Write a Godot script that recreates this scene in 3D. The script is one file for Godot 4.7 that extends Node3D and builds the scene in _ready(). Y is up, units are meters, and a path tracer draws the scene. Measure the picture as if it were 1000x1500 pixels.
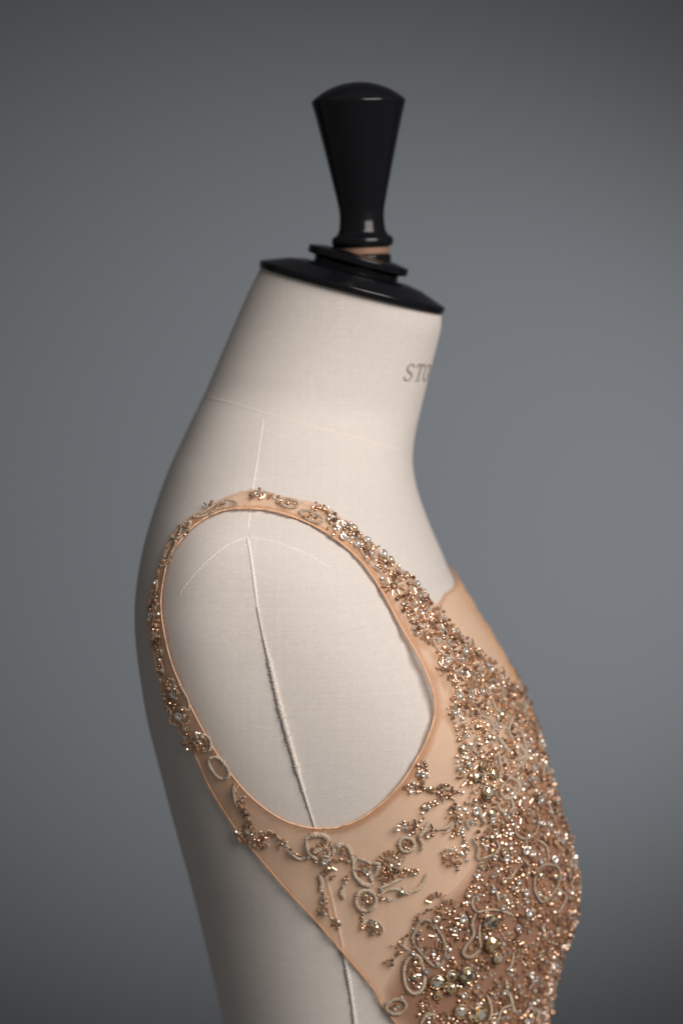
extends Node3D
# A canvas dress form with a black turned finial, seen from its side and wearing a beaded tulle bodice, before a grey studio backdrop.

const D := 1.65            # camera to the middle of the form
const PITCH := 7.0         # degrees the camera looks down
const K := 0.000465        # metres for one pixel of the traced 1000 x 1500 outline, at the form's middle plane
const NV := 600            # samples along the form's height

var eye := Vector3.ZERO
var cam_basis := Basis.IDENTITY
var ring: Array = []       # tables along v: back x, back y, front x, front y, half width, place of the widest point, back and front exponents
var cells: Dictionary = {}
var rng := RandomNumberGenerator.new()
var M: Dictionary = {}
var arm_poly := PackedVector2Array()
var outer_poly := PackedVector2Array()
var taken: Dictionary = {}

func _ready() -> void:
	rng.seed = 20240611
	# --- camera, environment, lights
	var a := deg_to_rad(PITCH)
	eye = Vector3(0, D * sin(a), D * cos(a))
	var cam := Camera3D.new(); cam.name = "camera"; add_child(cam)
	cam.look_at_from_position(eye, Vector3.ZERO, Vector3.UP)
	cam_basis = cam.basis
	var lens := CameraAttributesPhysical.new()
	lens.frustum_focal_length = 24.0 * D / (1500.0 * K)
	lens.frustum_focus_distance = D - 0.136
	lens.exposure_aperture = 1.75
	lens.frustum_near = 0.05
	lens.frustum_far = 60.0
	cam.attributes = lens
	cam.current = true
	var we := WorldEnvironment.new(); we.name = "environment"; add_child(we)
	var e := Environment.new()
	e.background_mode = Environment.BG_COLOR
	e.background_color = Color(0.112, 0.109, 0.107).linear_to_srgb()
	e.tonemap_mode = Environment.TONE_MAPPER_LINEAR
	e.tonemap_exposure = 1.0
	e.sdfgi_enabled = true; e.ssao_enabled = true; e.ssil_enabled = true
	we.environment = e
	area("window_light", Vector3(1.25, 1.25, 1.74), Vector3(0.05, 0.0, 0.0), Vector2(1.7, 1.7), Color(1.0, 0.966, 0.945), 8.6)
	var l := SpotLight3D.new(); l.name = "backdrop_light"; add_child(l)
	l.look_at_from_position(Vector3(2.2, -0.35, 0.75), Vector3(0.04, -0.235, -1.73), Vector3.UP)
	l.spot_angle = 15.2; l.spot_angle_attenuation = 1.0; l.spot_range = 12.0; l.spot_attenuation = 2.0
	l.light_size = 0.2; l.light_color = Color(1.0, 1.0, 1.0); l.light_energy = 28.0; l.shadow_enabled = true

	# --- materials
	materials()
	wobble.seed = 12; wobble.noise_type = FastNoiseLite.TYPE_SIMPLEX; wobble.frequency = 0.02; wobble.fractal_octaves = 2
	# --- setting
	var wall := BoxMesh.new(); wall.size = Vector3(9, 7, 0.1); wall.material = M.backdrop
	var w := MeshInstance3D.new(); w.name = "backdrop_wall"; w.mesh = wall; w.position = Vector3(0, 0, -1.78)
	w.set_meta("kind", "structure"); w.set_meta("label", "smooth grey studio backdrop wall, out of focus behind the dress form")
	add_child(w)
	# --- the form and the dress
	rings()
	index_surface()
	dress_form()
	evening_dress()

func area(called: String, where: Vector3, to: Vector3, size: Vector2, color: Color, energy: float) -> void:
	var l := AreaLight3D.new(); l.name = called; add_child(l)
	l.look_at_from_position(where, to, Vector3.UP)
	l.area_size = size; l.area_range = 12.0; l.area_attenuation = 2.0
	l.light_color = color; l.light_energy = energy; l.shadow_enabled = true

# ---------------------------------------------------------------- materials
func mat(color: Color, rough := 0.8, metal := 0.0) -> StandardMaterial3D:
	var m := StandardMaterial3D.new()
	m.albedo_color = color.linear_to_srgb(); m.albedo_color.a = color.a
	m.roughness = rough; m.metallic = metal
	return m

func materials() -> void:
	M.backdrop = mat(Color(0.0565, 0.0625, 0.0685), 0.95)
	var weave := weave_image(1023, 3)
	M.canvas = mat(Color(0.80, 0.745, 0.69), 0.92)
	M.canvas.albedo_texture = weave
	M.canvas.uv1_triplanar = true; M.canvas.uv1_scale = Vector3.ONE * 4.2
	M.canvas.heightmap_enabled = true; M.canvas.heightmap_texture = weave; M.canvas.heightmap_scale = 0.02
	M.canvas.rim_enabled = true; M.canvas.rim = 0.15; M.canvas.rim_tint = 0.5
	M.seam = mat(Color(0.74, 0.69, 0.64), 0.95)
	M.seam_thread = mat(Color(0.80, 0.745, 0.69), 0.95)
	M.seam_thread.vertex_color_use_as_albedo = true
	M.stitch = mat(Color(0.66, 0.60, 0.545), 0.95)
	M.ink = mat(Color(0.34, 0.30, 0.275), 0.9)
	M.lacquer = mat(Color(0.005, 0.005, 0.0065), 0.2)
	M.lacquer.metallic_specular = 0.28
	M.lacquer.clearcoat_enabled = true; M.lacquer.clearcoat = 0.25; M.lacquer.clearcoat_roughness = 0.1
	var smudge := NoiseTexture2D.new(); smudge.width = 256; smudge.height = 256; smudge.seamless = true
	var sn := FastNoiseLite.new(); sn.seed = 21; sn.frequency = 0.02; sn.fractal_octaves = 5; smudge.noise = sn
	var ramp := Gradient.new(); ramp.set_color(0, Color(0.55, 0.55, 0.55)); ramp.set_color(1, Color(1, 1, 1)); smudge.color_ramp = ramp
	M.lacquer.roughness = 0.3; M.lacquer.roughness_texture = smudge; M.lacquer.uv1_triplanar = true; M.lacquer.uv1_scale = Vector3.ONE * 14.0
	M.wood = mat(Color(0.24, 0.14, 0.09), 0.6)
	M.tulle = mat(Color(1.0, 0.60, 0.33, 0.56), 0.85)
	M.tulle.transparency = BaseMaterial3D.TRANSPARENCY_ALPHA
	M.tulle.cull_mode = BaseMaterial3D.CULL_DISABLED
	M.tulle.albedo_texture = tulle_image(512)
	M.tulle.uv1_triplanar = true; M.tulle.uv1_scale = Vector3.ONE * 6.0
	M.hem = mat(Color(0.60, 0.32, 0.165, 0.19), 0.8)
	M.hem.transparency = BaseMaterial3D.TRANSPARENCY_ALPHA
	M.hem.cull_mode = BaseMaterial3D.CULL_DISABLED
	M.roll = mat(Color(0.68, 0.41, 0.25), 0.85)
	M.roll.vertex_color_use_as_albedo = true
	M.lining = mat(Color(0.38, 0.195, 0.12, 0.145), 0.8)
	M.lining.transparency = BaseMaterial3D.TRANSPARENCY_ALPHA
	M.lining.cull_mode = BaseMaterial3D.CULL_DISABLED
	M.thread = mat(Color(0.55, 0.44, 0.335), 0.8)
	M.thread.vertex_color_use_as_albedo = true
	M.thread_dark = mat(Color(0.42, 0.335, 0.25), 0.85)
	M.thread_dark.vertex_color_use_as_albedo = true
	M.bead = mat(Color.WHITE, 0.14, 0.6)
	M.bead.clearcoat_enabled = true; M.bead.clearcoat = 1.0; M.bead.clearcoat_roughness = 0.04
	M.bead.vertex_color_use_as_albedo = true
	M.sequin = mat(Color(0.86, 0.80, 0.73), 0.18, 0.75)
	M.sequin_rose = mat(Color(0.86, 0.64, 0.44), 0.2, 0.75)
	M.sequin_grey = mat(Color(0.74, 0.64, 0.52), 0.22, 0.7)
	M.foil = mat(Color(0.42, 0.32, 0.22), 0.3, 0.9)
	M.stone = mat(Color.WHITE, 0.06, 0.78)
	M.stone.vertex_color_use_as_albedo = true
	M.stone.clearcoat_enabled = true; M.stone.clearcoat = 1.0; M.stone.clearcoat_roughness = 0.01

func weave_image(n: int, th: int) -> ImageTexture:
	# Plain-woven linen: every thread has a strength of its own that drifts along its length.
	var f := FastNoiseLite.new(); f.seed = 5; f.noise_type = FastNoiseLite.TYPE_SIMPLEX; f.frequency = 1.0
	var bytes := PackedByteArray(); bytes.resize(n * n)
	var step := 16
	var k := n / th
	var g := n / step
	var warp := PackedFloat32Array(); warp.resize(k * (g + 1))
	var weft := PackedFloat32Array(); weft.resize(k * (g + 1))
	for i in k:
		for j in g + 1:
			var jj := j % g
			warp[i * (g + 1) + j] = f.get_noise_2d(i * 7.31, jj * 0.42)
			weft[i * (g + 1) + j] = f.get_noise_2d(i * 5.77 + 900.0, jj * 0.42 + 50.0)
	var r := RandomNumberGenerator.new(); r.seed = 9
	var thick_x := PackedFloat32Array()
	var thick_y := PackedFloat32Array()
	for i in k + 1:
		thick_x.append(r.randfn(0.0, 1.0)); thick_y.append(r.randfn(0.0, 0.8))
	for y in n:
		var ty := y / th
		var fy := y % th
		var ey := 0.0 if fy > 0 and fy < th - 1 else -1.0
		for x in n:
			var tx := x / th
			var fx := x % th
			var ex := 0.0 if fx > 0 and fx < th - 1 else -1.0
			var over := (tx + ty) % 2 == 0
			var b := warp[tx * (g + 1) + y / step] if over else weft[ty * (g + 1) + x / step] * 1.5
			var v := 232.0 + 8.0 * b + (ex if over else ey) * 14.0 + thick_y[ty] + thick_x[tx]
			bytes[y * n + x] = clampi(int(v + r.randf_range(-7.0, 7.0)), 0, 255)
	for s in 260:     # slubs and specks
		var cx := r.randi() % n
		var cy := r.randi() % n
		var d := -34.0 if r.randf() < 0.35 else 16.0
		var long := 2 + r.randi() % (3 if d < 0.0 else 14)
		for i in long:
			for j in 2:
				var at := ((cy + j) % n) * n + (cx + i) % n
				bytes[at] = clampi(int(bytes[at] + d), 0, 255)
	var im := Image.create_from_data(n, n, false, Image.FORMAT_L8, bytes)
	im.convert(Image.FORMAT_RGB8)
	return ImageTexture.create_from_image(im)

func tulle_image(n: int) -> ImageTexture:
	# fine net: threads round open cells, and a faint unevenness
	var im := Image.create_empty(n, n, false, Image.FORMAT_RGBA8)
	var f := FastNoiseLite.new(); f.seed = 3; f.frequency = 0.012
	for y in n:
		for x in n:
			var v := 0.93 + 0.06 * f.get_noise_2d(x, y)
			var line := 1.0 if (x + 2 * ((y / 4) % 2)) % 4 == 0 or y % 4 == 0 else 0.0
			im.set_pixel(x, y, Color(v, v, v, (0.62 + 0.30 * line) * (1.0 + 0.10 * f.get_noise_2d(x * 2.0, y * 2.0 + 700.0))))
	return ImageTexture.create_from_image(im)

# ---------------------------------------------------------------- traced pixels and the form's surface
func at(px: float, py: float, z: float) -> Vector3:
	var dir := cam_basis * Vector3((px - 500.0) * K, (750.0 - py) * K, -D)
	return eye + dir * ((z - eye.z) / dir.z)

func pixel(p: Vector3) -> Vector2:
	var l := cam_basis.inverse() * (p - eye)
	return Vector2(500.0 + l.x / -l.z * D / K, 750.0 - l.y / -l.z * D / K)

func smooth_at(rows: Array, t: float, k: int) -> float:
	var x := t * (rows.size() - 1)
	var i := clampi(int(x), 0, rows.size() - 2)
	return cubic_interpolate(rows[i][k], rows[i + 1][k], rows[maxi(i - 1, 0)][k], rows[mini(i + 2, rows.size() - 1)][k], x - i)

func rings() -> void:
	# back outline x, y; front outline x, y; half width in metres; widest point between back (0) and front (1); how square the section is behind and in front
	var rows := [
		[383.0, 390.0, 646.0, 458.0, 0.0605, 0.50, 2.0, 2.0], [364.0, 428.0, 645.0, 482.0, 0.0595, 0.50, 2.0, 2.0],
		[343.0, 476.0, 637.0, 515.0, 0.0590, 0.49, 2.0, 2.0], [321.0, 527.0, 626.0, 558.0, 0.0605, 0.47, 2.0, 2.0],
		[302.0, 572.0, 615.0, 603.0, 0.0650, 0.45, 2.0, 2.0], [284.0, 609.0, 607.0, 640.0, 0.0790, 0.42, 2.0, 2.0],
		[268.0, 643.0, 604.0, 672.0, 0.0990, 0.39, 2.0, 2.0], [253.0, 675.0, 607.0, 700.0, 0.1200, 0.36, 2.05, 2.0],
		[240.0, 708.0, 615.0, 731.0, 0.1400, 0.35, 2.2, 2.05], [229.0, 742.0, 629.0, 769.0, 0.1550, 0.35, 2.5, 2.15],
		[219.0, 778.0, 645.0, 806.0, 0.1625, 0.37, 2.8, 2.25], [211.0, 818.0, 661.0, 843.0, 0.1660, 0.39, 3.0, 2.35],
		[206.0, 865.0, 685.0, 884.0, 0.1680, 0.40, 3.1, 2.4], [207.0, 915.0, 710.0, 924.0, 0.1680, 0.41, 3.1, 2.45],
		[213.0, 970.0, 738.0, 972.0, 0.1665, 0.41, 3.0, 2.5], [222.0, 1030.0, 766.0, 1030.0, 0.1630, 0.42, 2.9, 2.5],
		[236.0, 1095.0, 784.0, 1095.0, 0.1575, 0.43, 2.7, 2.5], [250.0, 1155.0, 794.0, 1155.0, 0.1510, 0.45, 2.6, 2.5],
		[266.0, 1220.0, 804.0, 1220.0, 0.1440, 0.46, 2.5, 2.5], [284.0, 1290.0, 808.0, 1290.0, 0.1375, 0.47, 2.4, 2.5],
		[305.0, 1380.0, 800.0, 1380.0, 0.1300, 0.48, 2.35, 2.45], [325.0, 1470.0, 790.0, 1470.0, 0.1240, 0.49, 2.3, 2.4],
		[340.0, 1560.0, 780.0, 1560.0, 0.1200, 0.50, 2.25, 2.35], [348.0, 1680.0, 776.0, 1680.0, 0.1200, 0.50, 2.2, 2.3],
		[335.0, 1840.0, 792.0, 1840.0, 0.1320, 0.50, 2.2, 2.3], [305.0, 2000.0, 812.0, 2000.0, 0.1460, 0.50, 2.2, 2.3]]
	for i in NV + 1:
		var t := float(i) / NV
		var b := at(smooth_at(rows, t, 0), smooth_at(rows, t, 1), 0.0)
		var f := at(smooth_at(rows, t, 2), smooth_at(rows, t, 3), 0.0)
		ring.append([b.x, b.y, f.x, f.y, smooth_at(rows, t, 4), smooth_at(rows, t, 5), 2.0 / smooth_at(rows, t, 6), 2.0 / smooth_at(rows, t, 7)])

func body(u: float, v: float) -> Vector3:
	# u: -1 middle of the back, 0 widest, 1 middle of the front, beyond 1 the far side; v: 0 under the neck cap, 1 below the waist
	if u > 1.0:
		var m := body(2.0 - u, v)
		return Vector3(m.x, m.y, -m.z)
	if u < -1.0:
		var m := body(-2.0 - u, v)
		return Vector3(m.x, m.y, -m.z)
	var x := clampf(v, 0.0, 1.0) * NV
	var i := mini(int(x), NV - 1)
	var t := x - i
	var r: Array = ring[i]
	var s: Array = ring[i + 1]
	var w: float = lerpf(r[4], s[4], t)
	var mid: float = lerpf(r[5], s[5], t)
	var k := absf(u)
	var p := pow(k, 1.45)
	var g := p / (p + pow(1.0 - k, 1.45)) * PI * 0.5
	var ex: float = lerpf(r[6], s[6], t) if u < 0.0 else lerpf(r[7], s[7], t)
	var along := pow(sin(g), ex)
	var z := w * pow(maxf(cos(g), 0.0), ex)
	var f := mid - mid * along if u < 0.0 else mid + (1.0 - mid) * along
	var o := Vector3(lerpf(lerpf(r[0], s[0], t), lerpf(r[2], s[2], t), f), lerpf(lerpf(r[1], s[1], t), lerpf(r[3], s[3], t), f), z)
	if u > 0.0 and v > 0.4:      # the bust
		var dy := (o.y + 0.246) / 0.066
		var dz := (z - 0.070) / 0.046
		o.x += 0.0165 * exp(-dy * dy - dz * dz) * smoothstep(0.1, 0.7, u)
	return o

func normal(u: float, v: float) -> Vector3:
	var d := 0.006
	var v0 := maxf(v - 0.004, 0.0)
	var v1 := minf(v + 0.004, 1.0)
	return (body(u, v1) - body(u, v0)).cross(body(u + d, v) - body(u - d, v)).normalized()

func lift(u: float, v: float) -> float:
	# how far the tulle stands off the form: it gapes a little in front of the armhole
	var du := (u - gape.x) / 0.10
	var dv := (v - gape.y) / 0.05
	return 0.0022 + 0.0055 * exp(-du * du - dv * dv) + 0.0015 * wobble.get_noise_2d(u * 620.0 + v * 1500.0, v * 500.0 - u * 420.0)

var gape := Vector2(9, 9)
var wobble := FastNoiseLite.new()

func skin(u: float, v: float, off := 0.0) -> Vector3:
	return body(u, v) + normal(u, v) * (lift(u, v) + off)

func index_surface() -> void:
	for j in 301:
		for i in 121:
			var u := -1.0 + 2.0 * i / 120.0
			var v := j / 300.0
			var p := body(u, v)
			if normal(u, v).dot(eye - p) < 0.0:
				continue
			var q := pixel(p)
			var key := Vector2i(int(q.x / 20.0), int(q.y / 20.0))
			if not cells.has(key):
				cells[key] = []
			cells[key].append([q, Vector2(u, v)])
	gape = hit(612, 985)

func hit(px: float, py: float, on_dress := true) -> Vector2:
	# the (u, v) of the surface that a traced outline point lies on
	var want := Vector2(px, py)
	var best := Vector2.ZERO
	var least := 1e9
	for reach in [1, 3, 6]:
		for dx in range(-reach, reach + 1):
			for dy in range(-reach, reach + 1):
				for c in cells.get(Vector2i(int(px / 20.0) + dx, int(py / 20.0) + dy), []):
					var d: float = want.distance_squared_to(c[0])
					if d < least:
						least = d; best = c[1]
		if least < 1e8:
			break
	for k in 5:
		var q := _seen(best, on_dress)
		var err := want - q
		if err.length() < 0.1:
			break
		var ju := (_seen(best + Vector2(0.003, 0), on_dress) - q) / 0.003
		var jv := (_seen(best + Vector2(0, 0.002), on_dress) - q) / 0.002
		var det := ju.x * jv.y - ju.y * jv.x
		if absf(det) < 4000.0:
			break
		var s := Vector2((err.x * jv.y - err.y * jv.x) / det, (ju.x * err.y - ju.y * err.x) / det)
		var next := best + s.limit_length(0.04)
		next.x = clampf(next.x, -1.0, 1.0)
		if (want - _seen(next, on_dress)).length() > err.length():
			break
		best = next
	var miss := want.distance_to(_seen(best, on_dress))
	var step := 0.012
	for k in 14:
		if miss < 0.4:
			break
		var better := false
		for d in [Vector2(1, 0), Vector2(-1, 0), Vector2(0, 0.5), Vector2(0, -0.5)]:
			var c: Vector2 = best + d * step
			c.x = clampf(c.x, -1.0, 1.0)
			var m := want.distance_to(_seen(c, on_dress))
			if m < miss:
				miss = m; best = c; better = true
				break
		if not better:
			step *= 0.5
	return best

func _seen(c: Vector2, on_dress: bool) -> Vector2:
	return pixel(skin(c.x, c.y) if on_dress else body(c.x, c.y))

func flat(c: Vector2) -> Vector2:      # (u, v) laid out roughly in metres
	return Vector2(c.x * 0.22, c.y * 0.75)

func crop(which: int, p: Vector2) -> Vector2:
	match which:
		3: return Vector2(200, 700) + p * 0.36
		4: return Vector2(460, 700) + p * 0.40
		5: return Vector2(200, 1000) + p * 0.36
		6: return Vector2(420, 1080) + p * 0.28
		7: return Vector2(560, 1080) + p * 0.32
	return p

func pts(text: String, which := 0) -> PackedVector2Array:
	var out := PackedVector2Array()
	for pair in text.split(" ", false):
		var n := pair.split(",")
		out.append(crop(which, Vector2(float(n[0]), float(n[1]))))
	return out

func curve(p: PackedVector2Array, closed := false, each := 6.0) -> PackedVector2Array:
	# a smooth line through the points, resampled
	var out := PackedVector2Array()
	var n := p.size()
	for i in (n if closed else n - 1):
		var a := p[(i - 1 + n) % n] if closed or i > 0 else p[0]
		var d := p[(i + 2) % n] if closed or i + 2 < n else p[n - 1]
		var b := p[i]
		var c := p[(i + 1) % n]
		var m := maxi(1, int(b.distance_to(c) / each))
		for k in m:
			out.append(b.cubic_interpolate(c, a, d, float(k) / m))
	if not closed:
		out.append(p[n - 1])
	return out

func on_surface(p: PackedVector2Array, on_dress := true) -> PackedVector2Array:
	var out := PackedVector2Array()
	for q in p:
		out.append(hit(q.x, q.y, on_dress))
	return out

# ---------------------------------------------------------------- mesh helpers
func put(called: String, mesh: Mesh, m: Material, parent: Node3D) -> MeshInstance3D:
	var o := MeshInstance3D.new()
	o.name = called; o.mesh = mesh; o.material_override = m
	parent.add_child(o, true)
	return o

func signed_distance(p: Vector2, poly: PackedVector2Array) -> float:
	var least := 1e9
	var n := poly.size()
	for i in n:
		var a := poly[i]
		var ab := poly[(i + 1) % n] - a
		var t := clampf((p - a).dot(ab) / maxf(ab.length_squared(), 1e-12), 0.0, 1.0)
		least = minf(least, (p - a - ab * t).length_squared())
	var d := sqrt(least)
	return d if Geometry2D.is_point_in_polygon(p, poly) else -d

# A grid over part of the surface, cut where any of its fields is below zero.
class Sheet:
	var nu := 0
	var nv := 0
	var pos := PackedVector3Array()
	var nor := PackedVector3Array()
	var uv := PackedVector2Array()

func sheet(u0: float, u1: float, nu: int, v0: float, v1: float, nv: int, dress: bool, off := 0.0) -> Sheet:
	var s := Sheet.new()
	s.nu = nu; s.nv = nv
	for j in nv + 1:
		for i in nu + 1:
			var u := lerpf(u0, u1, float(i) / nu)
			var v := lerpf(v0, v1, float(j) / nv)
			var n := normal(u, v)
			if absf(u) == 1.0:
				n.z = 0.0; n = n.normalized()
			s.nor.append(n)
			s.pos.append(body(u, v) + (n * (lift(u, v) + off) if dress else Vector3.ZERO))
			s.uv.append(Vector2(u, v))
	return s

func field(s: Sheet, f: Callable) -> PackedFloat32Array:
	var out := PackedFloat32Array()
	for c in s.uv:
		out.append((f as Callable).call(c))
	return out

func cut(s: Sheet, fields: Array, off := 0.0, both := true) -> ArrayMesh:
	var ver := PackedVector3Array()
	var nor := PackedVector3Array()
	var idx := PackedInt32Array()
	var where := {}
	for j in s.nv:
		for i in s.nu:
			var a := j * (s.nu + 1) + i
			var quad := [a, a + 1, a + s.nu + 2, a + s.nu + 1]
			var inside := true
			var out := false
			for f: PackedFloat32Array in fields:
				var k := 0
				for q: int in quad:
					if f[q] < 0.0:
						k += 1
				if k == 4:
					out = true
					break
				if k > 0:
					inside = false
			if out:
				continue
			if inside:
				var id := []
				for q: int in quad:
					if not where.has(q):
						where[q] = ver.size()
						ver.append(s.pos[q] + s.nor[q] * off); nor.append(s.nor[q])
					id.append(where[q])
				idx.append_array(PackedInt32Array([id[0], id[1], id[2], id[0], id[2], id[3]]))
				continue
			for tri in [[quad[0], quad[1], quad[2]], [quad[0], quad[2], quad[3]]]:
				var poly := []
				for q: int in tri:
					var vals := []
					for f: PackedFloat32Array in fields:
						vals.append(f[q])
					poly.append([s.pos[q], s.nor[q], vals])
				for k in fields.size():
					var kept := []
					for m in poly.size():
						var p: Array = poly[m]
						var r: Array = poly[(m + 1) % poly.size()]
						var pv: float = p[2][k]
						var rv: float = r[2][k]
						if pv >= 0.0:
							kept.append(p)
						if (pv >= 0.0) != (rv >= 0.0):
							var t := pv / (pv - rv)
							var vals := []
							for z in fields.size():
								vals.append(lerpf(p[2][z], r[2][z], t))
							kept.append([p[0].lerp(r[0], t), p[1].lerp(r[1], t).normalized(), vals])
					poly = kept
				for m in range(1, poly.size() - 1):
					for q in [poly[0], poly[m], poly[m + 1]]:
						idx.append(ver.size())
						ver.append(q[0] + q[1] * off); nor.append(q[1])
	if both:
		var n := ver.size()
		var t := idx.size()
		for k in n:
			ver.append(Vector3(ver[k].x, ver[k].y, -ver[k].z))
			nor.append(Vector3(nor[k].x, nor[k].y, -nor[k].z))
		for k in range(0, t, 3):
			idx.append_array(PackedInt32Array([idx[k] + n, idx[k + 2] + n, idx[k + 1] + n]))
	return made(ver, nor, idx)

func made(ver: PackedVector3Array, nor: PackedVector3Array, idx: PackedInt32Array, col := PackedColorArray()) -> ArrayMesh:
	var arr := []
	arr.resize(Mesh.ARRAY_MAX)
	arr[Mesh.ARRAY_VERTEX] = ver
	arr[Mesh.ARRAY_NORMAL] = nor
	arr[Mesh.ARRAY_INDEX] = idx
	if col.size():
		arr[Mesh.ARRAY_COLOR] = col
	var m := ArrayMesh.new()
	if idx.size():
		m.add_surface_from_arrays(Mesh.PRIMITIVE_TRIANGLES, arr)
	return m

class Strand:
	var ver := PackedVector3Array()
	var nor := PackedVector3Array()
	var idx := PackedInt32Array()
	var col := PackedColorArray()
	var tone := Color.WHITE

func tube(path: PackedVector3Array, ups: PackedVector3Array, wide: PackedFloat32Array, squash: float, sides: int, closed := false) -> ArrayMesh:
	var k := Strand.new()
	tube_into(k, path, ups, wide, squash, sides, closed)
	return made(k.ver, k.nor, k.idx)

func tube_into(s: Strand, path: PackedVector3Array, ups: PackedVector3Array, wide: PackedFloat32Array, squash: float, sides: int, closed := false) -> void:
	var n := path.size()
	var first := s.ver.size()
	for i in n:
		var b := path[(i + 1) % n] if closed or i + 1 < n else path[i]
		var a := path[(i - 1 + n) % n] if closed or i > 0 else path[i]
		var dir := (b - a).normalized()
		var side := dir.cross(ups[i]).normalized()
		var up := side.cross(dir).normalized()
		for k in sides:
			var t := TAU * k / sides
			s.ver.append(path[i] + (side * cos(t) + up * sin(t) * squash) * wide[i])
			s.nor.append((side * cos(t) * squash + up * sin(t)).normalized()); s.col.append(s.tone)
	for i in (n if closed else n - 1):
		var j := (i + 1) % n
		for k in sides:
			var l := (k + 1) % sides
			var p := [first + i * sides + k, first + i * sides + l, first + j * sides + l, first + j * sides + k]
			s.idx.append_array(PackedInt32Array([p[0], p[1], p[2], p[0], p[2], p[3]]))
	if not closed:
		for end in [0, n - 1]:
			var c := s.ver.size()
			s.ver.append(path[end]); s.nor.append((path[0] - path[1]).normalized() if end == 0 else (path[n - 1] - path[n - 2]).normalized()); s.col.append(s.tone)
			var e: int = first + end * sides
			for k in sides:
				var l := (k + 1) % sides
				s.idx.append_array(PackedInt32Array([c, e + l, e + k] if end == 0 else [c, e + k, e + l]))

func cord(px: PackedVector2Array, width: float, closed := false, off := 0.0008, squash := 0.6, rough := 0.18, on_dress := true, every := 2.2, stitched := 0.0, soft_end := 3.5) -> ArrayMesh:
	# a thread laid on the surface along a traced line, a little uneven; stitched: the spacing of the threads sewn across it
	var line := curve(px, closed, every)
	var path := PackedVector3Array()
	var ups := PackedVector3Array()
	var wide := PackedFloat32Array()
	var n := line.size()
	for i in n:
		var c := hit(line[i].x, line[i].y, on_dress)
		var nn := normal(c.x, c.y)
		path.append(body(c.x, c.y) + nn * ((lift(c.x, c.y) if on_dress else 0.0) + off))
		ups.append(nn)
		var taper := 1.0 if closed else clampf(minf(i + 1.0, n - i) / soft_end, 0.35, 1.0)
		wide.append(width * taper * (1.0 + 0.28 * wobble.get_noise_1d(i * 9.0 + px[0].x * 13.0) * (1.0 if stitched > 0.0 else 0.3)) * (1.0 + rough * (1.0 if i % 2 == 0 else -1.0) + rng.randf_range(-rough, rough) * 0.7))
	var s := Strand.new()
	if stitched > 0.0:
		s.tone = Color(0.78, 0.76, 0.74)
	tube_into(s, path, ups, wide, squash, 7, closed)
	if stitched > 0.0:
		var left := 0.0
		for i in (n if closed else n - 1):
			var a := path[i]
			var b := path[(i + 1) % n]
			var dir := (b - a).normalized()
			var side := dir.cross(ups[i]).normalized()
			var long := a.distance_to(b)
			while left < long:
				var w := wide[i] * rng.randf_range(0.85, 1.3)
				s.tone = Color.WHITE * rng.randf_range(0.78, 1.14)
				var p := a + dir * left
				var lean := dir * w * rng.randf_range(0.1, 0.7)
				var high := ups[i] * wide[i] * squash
				tube_into(s, PackedVector3Array([p - side * w - lean - high * 0.3, p - side * w * 0.5 - lean * 0.5 + high * 0.85, p + high * 1.06, p + side * w * 0.5 + lean * 0.5 + high * 0.85, p + side * w + lean - high * 0.3]),
					PackedVector3Array([ups[i], ups[i], ups[i], ups[i], ups[i]]), PackedFloat32Array([0.00016, 0.00026, 0.00028, 0.00026, 0.00016]), 0.8, 4)
				left += stitched * rng.randf_range(0.75, 1.35)
			left -= long
	return made(s.ver, s.nor, s.idx, s.col)

func lathe(profile: Array, seg := 64) -> ArrayMesh:
	# profile: (radius, height) from bottom to top
	var ver := PackedVector3Array()
	var nor := PackedVector3Array()
	var idx := PackedInt32Array()
	var n := profile.size()
	for i in n:
		var a: Vector2 = profile[maxi(i - 1, 0)]
		var b: Vector2 = profile[mini(i + 1, n - 1)]
		var t := (b - a).normalized()
		for k in seg:
			var w := TAU * k / seg
			ver.append(Vector3(profile[i].x * cos(w), profile[i].y, profile[i].x * sin(w)))
			nor.append(Vector3(cos(w) * t.y, -t.x, sin(w) * t.y).normalized())
	for i in n - 1:
		for k in seg:
			var l := (k + 1) % seg
			var p := [i * seg + k, i * seg + l, (i + 1) * seg + l, (i + 1) * seg + k]
			idx.append_array(PackedInt32Array([p[0], p[1], p[2], p[0], p[2], p[3]]))
	return made(ver, nor, idx)

func rounded(corners: Array, r: float) -> Array:
	# rounds the corners of a profile
	var out := []
	for i in corners.size():
		var c: Vector2 = corners[i]
		if i == 0 or i == corners.size() - 1:
			out.append(c)
			continue
		var a: Vector2 = corners[i - 1]
		var b: Vector2 = corners[i + 1]
		var ra := minf(r, c.distance_to(a) * 0.45)
		var rb := minf(r, c.distance_to(b) * 0.45)
		var p := c.move_toward(a, ra)
		var q := c.move_toward(b, rb)
		for k in 6:
			var t := k / 5.0
			out.append(p.lerp(c, t).lerp(c.lerp(q, t), t))
	return out

# ---------------------------------------------------------------- the dress form
func table(c: PackedVector2Array, by_v: bool) -> Array:
	var out := []
	for p in c:
		out.append([p.y, p.x] if by_v else [p.x, p.y])
	out.sort_custom(func(a, b): return a[0] < b[0])
	return out

func look_up(t: Array, x: float) -> float:
	if x <= t[0][0]:
		return t[0][1]
	for i in t.size() - 1:
		if x <= t[i + 1][0]:
			return lerpf(t[i][1], t[i + 1][1], (x - t[i][0]) / maxf(t[i + 1][0] - t[i][0], 1e-6))
	return t[-1][1]

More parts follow.
